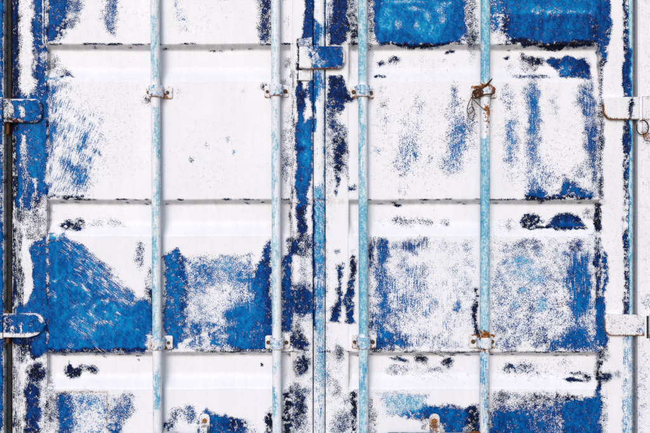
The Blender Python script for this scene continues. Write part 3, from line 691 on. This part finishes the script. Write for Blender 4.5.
# ------------------------------------------------------------------ ground and container body
g = MB().raw([(-40, -40, 0), (40, -40, 0), (40, 40, 0), (-40, 40, 0)], [(0, 1, 2, 3)]).build('ground', CONCRETE, world=True, smooth=False)
g['kind'] = 'structure'

YT, YB = -34, 646                # top and bottom edges of the door leaves
yg = 216.5 + ZC / S              # ground line
cbase = (0, 0, 0)
cont = thing('shipping_container', cbase, 'blue and white painted container frame with corner posts around the two doors', 'container')
bar([(-38, 40), (-38, -1.2), (-36.5, -2.5), (2.6, -2.5), (4.2, -1.0), (4.4, 14)], -68, yg - .3, step=2, ystep=2, seed=1).build('corner_post', PAINT, cont, cbase, M)
bar([(637.4, 16), (637.4, -1.0), (639, -2.5), (683, -2.5), (684.5, -1), (684.5, 40)], -68, yg - .3, step=2, ystep=2, seed=2).build('corner_post', PAINT, cont, cbase, M)
MB().box(-36, 683, -67.5, YT - 3, 0, 40).build('header', BODY, cont, cbase, smooth=False)
MB().box(-36, 683, YB + 3, yg - .4, 0, 40).build('sill', BODY, cont, cbase, smooth=False)
MB().box(4.4, 637.4, YT - 3, YB + 3, 24, 26).build('door_recess', RUBBER, cont, cbase, smooth=False)
for sx in (-34, 681):
    zz = []
    yy = 40.0; k = 0
    while yy < 1550:
        o_ = (0, 0, 9, 9)[k % 4] * (1 if sx < 0 else -1)
        zz.append((sx + o_, yy)); yy += (18, 18, 19, 18)[k % 4]; k += 1
    a = np.array(zz)
    ys = np.array([-60.0, yg - 14])
    MB().grid(np.repeat(a[:, :1], 2, 1), np.repeat(ys[None], len(a), 0), np.repeat(a[:, 1:2], 2, 1)).build('side_wall', BODY, cont, cbase, smooth=False)
MB().box(-36, 683, -66, -60, 40, 1550).build('roof', BODY, cont, cbase, smooth=False)
MB().box(-36, 683, -60, yg - 14, 1550, 1556).build('end_wall', BODY, cont, cbase, smooth=False)
MB().box(-36, 683, yg - 14, yg - .5, 40, 1556).build('floor_frame', BODY, cont, cbase, smooth=False)

# ------------------------------------------------------------------ the two door leaves
CH = [(43.5, 81.5), (199, 236.2), (351.5, 389.2), (505.5, 543)]   # top and bottom fold of each recessed channel
CREST, DEEPD = .8, 8.6


def folds(y0, y1):
    """channel profile (down, depth) with softly rounded folds"""
    return [(y0, CREST), (y0 + .7, CREST + .35), (y0 + 1.3, CREST + 1.1), (y0 + 4.6, DEEPD - 1.1), (y0 + 5.4, DEEPD - .3), (y0 + 6.4, DEEPD), (y1 - 15, DEEPD), (y1 - 13, DEEPD - .3), (y1 - 11, DEEPD - 1.0), (y1 - 9, DEEPD - 2.1), (y1 - 3.4, CREST + 1.7), (y1 - 1.8, CREST + .65), (y1, CREST)]


def dents(PX, PY, seed):
    r = np.random.default_rng(seed); out = np.zeros_like(PX)
    for k in range(5):
        lx, ly = r.uniform(30, 110), r.uniform(30, 90); p1, p2 = r.random(2) * 6.28
        out += r.uniform(.1, .28) * np.sin(PX / lx + p1) * np.sin(PY / ly + p2)
    return out


def sheet(x0, x1, prof, name, parent, base, seed, st=1.35):
    p = resample(prof, st)
    xs = np.linspace(x0, x1, int((x1 - x0) / st) + 1)
    PX = np.repeat(xs[None], len(p), 0); PY = np.repeat(p[:, :1], len(xs), 1); DP = np.repeat(p[:, 1:2], len(xs), 1)
    ed = np.minimum(np.minimum(PX - x0, x1 - PX) / 25, 1)
    DP = DP + dents(PX, PY, seed) * ed
    PY = PY + (.3 * np.sin(PX / 31 + seed) + .16 * np.sin(PX / 11.3 + PY / 40)) * ed
    return MB().grid(PX.T, PY.T, DP.T).build(name, PAINT, parent, base, M, angle=60)


def leaf(label, base, x0, x1, seed):
    t = thing('container_door', base, label, 'door')
    y = YT + 10
    for (a, b) in CH:
        sheet(x0, x1, [(y, CREST), (a, CREST)], 'raised_panel', t, base, seed)
        sheet(x0, x1, folds(a, b), 'recessed_channel', t, base, seed)
        y = b
    sheet(x0, x1, [(y, CREST), (YB - 10, CREST)], 'raised_panel', t, base, seed, st=2.5)
    return t


def rod(parent, base, xt, xb, y0=-30, y1=640):
    ys = np.linspace(y0, y1, 380)
    return rod_mesh(xt, xb, ys).build('lock_rod', RODPAINT, parent, base, RC)


ROD_D, ROD_R = -8.2, 4.6


def rod_mesh(xt, xb, ys):
    cx = xt + (xb - xt) * (ys / 433)
    ang = np.arange(24) / 24 * 2 * math.pi
    PX = cx[None] + ROD_R * np.cos(ang)[:, None]; DP = ROD_D + ROD_R * np.sin(ang)[:, None] + 0 * cx[None]
    PY = np.repeat(ys[None], 24, 0)
    mb = MB().grid(PX, PY, DP, wrap=True); n = len(ys)
    mb.f.append([k * n for k in range(24)]); mb.f.append([k * n + n - 1 for k in range(24)][::-1])
    return mb


def bracket(parent, base, cx, cy, xl, xr, hf=6.0, hs=5.6, tilt=0.0, bolts=((1, 1.9, .2), (1, 1.9, .6))):
    """strap over the rod: flat ears bolted to the sheet, a saddle bent round the rod"""
    R_ = ROD_R + .45
    prof = [(xl, CREST - .1), (cx - R_ - 1.6, CREST - .1), (cx - R_ - .5, CREST - .9), (cx - R_ - .1, CREST - 2.4), (cx - R_, ROD_D)]
    prof += [(cx - R_ * math.cos(a), ROD_D - R_ * math.sin(a)) for a in np.linspace(.2, math.pi - .2, 14)]
    prof += [(cx + R_, ROD_D), (cx + R_ + .1, CREST - 2.4), (cx + R_ + .5, CREST - .9), (cx + R_ + 1.6, CREST - .1), (xr, CREST - .1)]
    p = resample(prof, 1.0); n = len(p)
    tg = np.gradient(p, axis=0); tg /= np.linalg.norm(tg, axis=1)[:, None]
    nrm = np.stack([tg[:, 1], -tg[:, 0]], 1)
    th = 1.9
    vv = np.linspace(-1, 1, 11)
    ear = np.minimum(p[:, 0] - xl, xr - p[:, 0])
    hh = np.where(np.abs(p[:, 0] - cx) < R_ + .3, hs, hf * 1.1 * np.sqrt(np.clip(1 - np.clip(1 - ear / 1.6, 0, 1) ** 2 * .35, 0, 1)))
    PYc = cy + tilt * (p[:, 0] - cx)
    f = p + nrm * th
    rows = []
    vcoords = list(vv)
    # loop around the strap: front face top->bottom, then back face bottom->top
    PX, PY, DP = [], [], []
    for q in vcoords:
        e = 1 - .18 * max(0, abs(q) - .8) / .2
        PX.append(p[:, 0] + nrm[:, 0] * th * e); PY.append(PYc + q * hh); DP.append(p[:, 1] + nrm[:, 1] * th * e)
    for q in vcoords[::-1]:
        PX.append(p[:, 0]); PY.append(PYc + q * hh); DP.append(p[:, 1].copy())
    PX, PY, DP = np.array(PX), np.array(PY), np.array(DP)
    mb = MB().grid(PX, PY, DP, wrap=True)
    m_ = len(PX)
    mb.f.append([k * n for k in range(m_)]); mb.f.append([k * n + n - 1 for k in range(m_)][::-1])
    o = mb.build('rod_bracket', RODPAINT, parent, base, H)
    for (bx, spec) in (((xl + cx - R_ - 1.0) / 2, bolts[0]), ((xr + cx + R_ + 1.0) / 2, bolts[1])):
        on, r_, rot = spec
        if on: hexbolt(bx, cy + tilt * (bx - cx) + .2, CREST - .1 - th + .1, r_ * 1.15, 1.6, rot, 'bolt', DARKRUST, o, base)
    # dimple rivet on the saddle
    hexbolt(cx - .4, cy - .6, ROD_D - R_ - th + .25, 1.1, .6, .3, 'rivet', RIVET, o, base)
    return o


RIVET = make_plain('worn_rivet', (.55, .56, .58), (.75, .75, .76), 300, .5, .3)

bl = tuple(WP(160, YB, 0)); br = tuple(WP(475, YB, 0))
left = leaf('left door leaf, white paint with a big blue sweep near its hinges', bl, 46.5, 294.5, 3)
right = leaf('right door leaf, speckled white paint below two blue panels', br, 348, 601.5, 9)

# stiles and rails
bar([(10.8, 20), (10.8, 4.5), (12, 3.0), (16, 2.2), (17.2, 1.4), (18.2, .3), (20, -.25), (22, -.3), (45.6, 0), (46.8, .5), (47.1, 9.4)], YT, YB, seed=4).build('stile', PAINT, left, bl, M)
bar([(290.4, 9.4), (290.4, .9), (291, .15), (292.6, .15), (293.1, .8), (293.7, .8), (294.3, -.1), (311.8, -.1), (312.7, .6), (312.8, 14)], YT, YB, seed=5).build('stile', PAINT, left, bl, M)
bar([(325.6, 14), (325.6, .6), (326.4, -.1), (347.6, 0), (348.6, .5), (349, 9.4)], YT, YB, seed=6).build('stile', PAINT, right, br, M)
bar([(599.4, 9.4), (599.6, .6), (600.4, .15), (601.4, .6), (602.2, .5), (603, -.1), (622.5, -.1), (624, .15), (625.4, .1), (626.4, -.6), (628.5, -.9), (630.8, -.5), (632.6, .8), (633.6, 2.6), (633.8, 18)], YT, YB, seed=7).build('stile', PAINT, right, br, M)
for (xa, xb, t, b_) in ((47.2, 290.2, left, bl), (349.1, 599.2, right, br)):
    MB().box(xa, xb, YT, YT + 10.5, .3, 12).build('top_rail', PAINT, t, b_, M, smooth=False)
    MB().box(xa, xb, YB - 10.5, YB, .3, 12).build('bottom_rail', PAINT, t, b_, M, smooth=False)
# centre cover strip (rounded) carried by the right leaf
bar([(313.6, 6), (313.6, 1.6), (314.1, .6), (315.4, -.5), (317.2, -1.2), (319.3, -1.4), (321.4, -1.2), (323.2, -.5), (324.4, .6), (324.9, 1.6), (324.9, 6)], YT, YB, step=.9, seed=8).build('cover_strip', PAINT, right, br, M)
# door seals in the gaps
bar([(4.8, 8), (5.4, 5.5), (7.2, 4.6), (9.2, 5.2), (10.4, 8)], YT, YB, step=1, ystep=6, seed=9).build('door_seal', RUBBER, left, bl)
bar([(633.8, 8), (634.2, 5.2), (635.4, 4.2), (636.6, 5.2), (637.1, 8)], YT, YB, step=1, ystep=6, seed=10).build('door_seal', MAUVE, right, br)

# lock rods and their brackets
rod(left, bl, 156.4, 159.2); rod(left, bl, 276.0, 277.6); rod(right, br, 362.3, 363.4); rod(right, br, 484.0, 483.0)
bracket(left, bl, 157.2, 92.5, 146.3, 172.4, hf=5.6, bolts=((1, 1.5, .2), (1, 1.5, .5)))
bracket(left, bl, 276.5, 91.5, 264.4, 288.6, hf=5.4, tilt=-.02, bolts=((1, 1.5, .1), (1, 1.9, .4)))
bracket(right, br, 362.6, 92.3, 350.4, 373.8, hf=5.6, tilt=.03, bolts=((1, 1.9, .1), (1, 1.6, .7)))
bracket(right, br, 483.8, 92.0, 470.5, 496.4, hf=5.6, bolts=((1, 1.9, .3), (1, 1.6, .7)))
bracket(left, bl, 158.6, 342.3, 149.0, 172.8, hf=6.2, bolts=((0, 1.5, .2), (1, 1.5, .5)))
bracket(left, bl, 277.2, 342.0, 265.4, 289.8, hf=6.0, bolts=((1, 1.8, .2), (1, 1.8, .5)))
bracket(right, br, 363.2, 341.5, 351.8, 376.0, hf=6.2, bolts=((1, 1.6, .2), (1, 2.0, .5)))
bracket(right, br, 483.2, 341.2, 468.6, 495.2, hf=6.2, bolts=((1, 2.0, .2), (1, 1.7, .5)))

# hinges: strap on the leaf, lug on the post, pin between
def hinge_strap(outline, t, base, pin_x, y0, y1, d0=-5.0):
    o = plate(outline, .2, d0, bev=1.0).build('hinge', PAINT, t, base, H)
    tube([(pin_x, y0, 1.2), (pin_x, (y0 + y1) / 2, 1.2), (pin_x, y1, 1.2)], 1.6, 12).build('hinge_pin', RUST, o, base)
    return o


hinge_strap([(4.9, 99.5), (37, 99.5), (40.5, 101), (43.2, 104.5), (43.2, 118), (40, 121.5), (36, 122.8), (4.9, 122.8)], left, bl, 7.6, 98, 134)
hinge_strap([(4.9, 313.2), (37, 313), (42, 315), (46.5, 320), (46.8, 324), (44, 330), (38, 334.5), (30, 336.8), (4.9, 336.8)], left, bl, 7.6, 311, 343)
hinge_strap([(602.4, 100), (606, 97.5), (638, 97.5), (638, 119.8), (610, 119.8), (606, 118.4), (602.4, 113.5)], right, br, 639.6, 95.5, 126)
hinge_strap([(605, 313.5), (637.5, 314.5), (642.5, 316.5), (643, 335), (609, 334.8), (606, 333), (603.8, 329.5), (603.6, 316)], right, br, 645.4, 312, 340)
for (o_, nm) in (([(-30, 98), (4.2, 98), (4.2, 121.5), (-30, 121.5)], 0), ([(-30, 314.5), (4.2, 314.5), (4.2, 338), (-30, 338)], 0),
                 ([(641, 97), (650, 96), (660, 97), (660, 141), (650, 141.5), (643, 140), (641, 132)], 0), ([(648.2, 313.5), (664, 313.5), (664, 340), (648.2, 340)], 0)):
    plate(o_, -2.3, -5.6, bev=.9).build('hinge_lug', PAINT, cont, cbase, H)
MB().box(645.6, 647.9, 315.5, 338, -2.6, -2.45).build('hinge_gap_shade', RUBBER, cont, cbase, smooth=False)  # thin dark sheet on the post, stands in for the shade inside the gap

# cover plate at the meeting stiles
lp = plate([(299.4, 47.6), (312, 47.2), (341, 47.2), (344.8, 50), (345, 62), (342.5, 67), (339, 69.2), (312, 69.6), (299.4, 69.0)], 0, -5.4, bev=1.0).build('latch_plate', PAINT, right, br, H)
plate([(298.6, 70.6), (310.6, 70.8), (310.6, 81.0), (298.6, 80.6)], .2, -2.4, bev=.8).build('latch_block', PAINT, left, bl, H)
plate([(298.4, 39.2), (311.8, 37.4), (312, 45.8), (302, 46.4), (298.6, 46)], .2, -1.4, bev=.6).build('latch_tab', PAINT, left, bl, H)

# handles along the bottom of the view
def handle(t, base, x_hub, x_end, ytop, retx, hub_x0, hub_x1, hub_y):
    sgn = 1 if x_end > x_hub else -1
    xa, xb = sorted((x_hub, x_end))
    o = plate([(xa, ytop + 1.2), (xa + 2, ytop), (xb - 2, ytop + .3), (xb, ytop + 1.4), (xb, ytop + 9), (xb - 2, ytop + 10), (xa + 2, ytop + 10), (xa, ytop + 9)], -8.6, -12.2, bev=.9).build('lock_handle', PAINT, t, base, H)
    plate([(hub_x0, hub_y), (hub_x1, hub_y), (hub_x1, hub_y + 14), (hub_x0, hub_y + 14)], -5, -12.9, bev=.8).build('handle_hub', PAINT, o, base, H)
    r = plate([(retx - 5, 417.2), (retx - 3.6, 414.8), (retx - 1.2, 413.6), (retx + 1.6, 413.6), (retx + 4, 414.8), (retx + 5.2, 417.4), (retx + 5.2, 452), (retx - 5, 452)], .7, -1.6, bev=.7).build('handle_retainer', PAINT, t, base, H)
    plate([(retx - 2.4, 424.6), (retx + 4.2, 424.6), (retx + 4.2, 447), (retx - 2.4, 447)], -1.5, -13.6, bev=.8).build('retainer_hook', PAINT, r, base, H)
    hexbolt(retx + .2, 420.2, -1.5, 2.3, 1.7, .4, 'bolt', ORANGE, r, base)
    return o


handle(left, bl, 163, 252, 432.0, 204.6, 165.2, 177, 430.0)
handle(right, br, 480, 386, 430.2, 434.4, 468.5, 479.0, 430.0)

# thin plate bedded in the lowest left panel
pl = plate([(55, 392), (107, 392.4), (107, 470), (55, 470)], CREST + .3, CREST - .35, bev=.4, step=1.3).build('sign_plate', PAINT, left, bl, M)
pl['label'] = 'thin worn rectangular plate with brown edges'

# ------------------------------------------------------------------ loose wire on the right leaf's far rod, ring on the hinge
b0 = tuple(WP(479, 98, -16))
wt = thing('seal_wire', b0, 'tangle of rusty wire twisted round the rod bracket with hanging loops', 'wire')
def wire(ctrl, r, nm='strand'): tube(spline(ctrl, 7), r, 7).build(nm, WIRE, wt, b0)
wire([(489.2, 81.2, -16), (485.5, 85, -16.6), (480, 90, -16), (476, 94, -14), (473, 97, -11), (476, 99, -9), (482, 96.5, -15.6), (490, 96.2, -14.5)], .6)
wire([(488.5, 82.5, -15.4), (484, 87.5, -16.2), (477.5, 90.8, -15), (472, 93, -11.5), (470.6, 97, -10), (474, 100, -11), (479, 97, -14), (480, 93, -15.4), (474, 92, -13), (471.5, 96, -12)], .55)
wire([(473, 95, -11), (469.5, 100, -8), (467, 107, -5), (466.6, 112, -4), (469, 114.5, -3.6), (472.5, 111, -3.6), (471, 107.5, -4), (468, 110, -4.4)], .42)
wire([(471.5, 98, -9), (471, 105, -6), (474, 112, -4.2), (473, 117.5, -3.2), (470, 119.5, -3), (467.6, 116, -3.2), (468.4, 113, -3.4)], .34)
wire([(472, 101, -10), (476, 106, -13.5), (481.5, 111, -14.2), (484, 112, -14)], .4)
wire([(476, 88, -11), (478.4, 92, -15.4), (477.5, 97, -13), (474.5, 98.8, -10.5), (472, 94, -10), (475, 91, -12.5), (479, 95, -15)], .55)

b1 = tuple(WP(641, 128, -6))
ring = thing('wire_ring', b1, 'open rusty wire ring hanging at the white hinge knuckle', 'ring')
rp_ = [(640.5 + 5.4 * math.cos(a), 128 + 7.2 * math.sin(a), -5.6 - 1.6 * math.cos(a * 1.0)) for a in np.linspace(-2.0, 3.6, 40)]
tube(rp_, .55, 8).build('strand', WIRE, ring, b1)
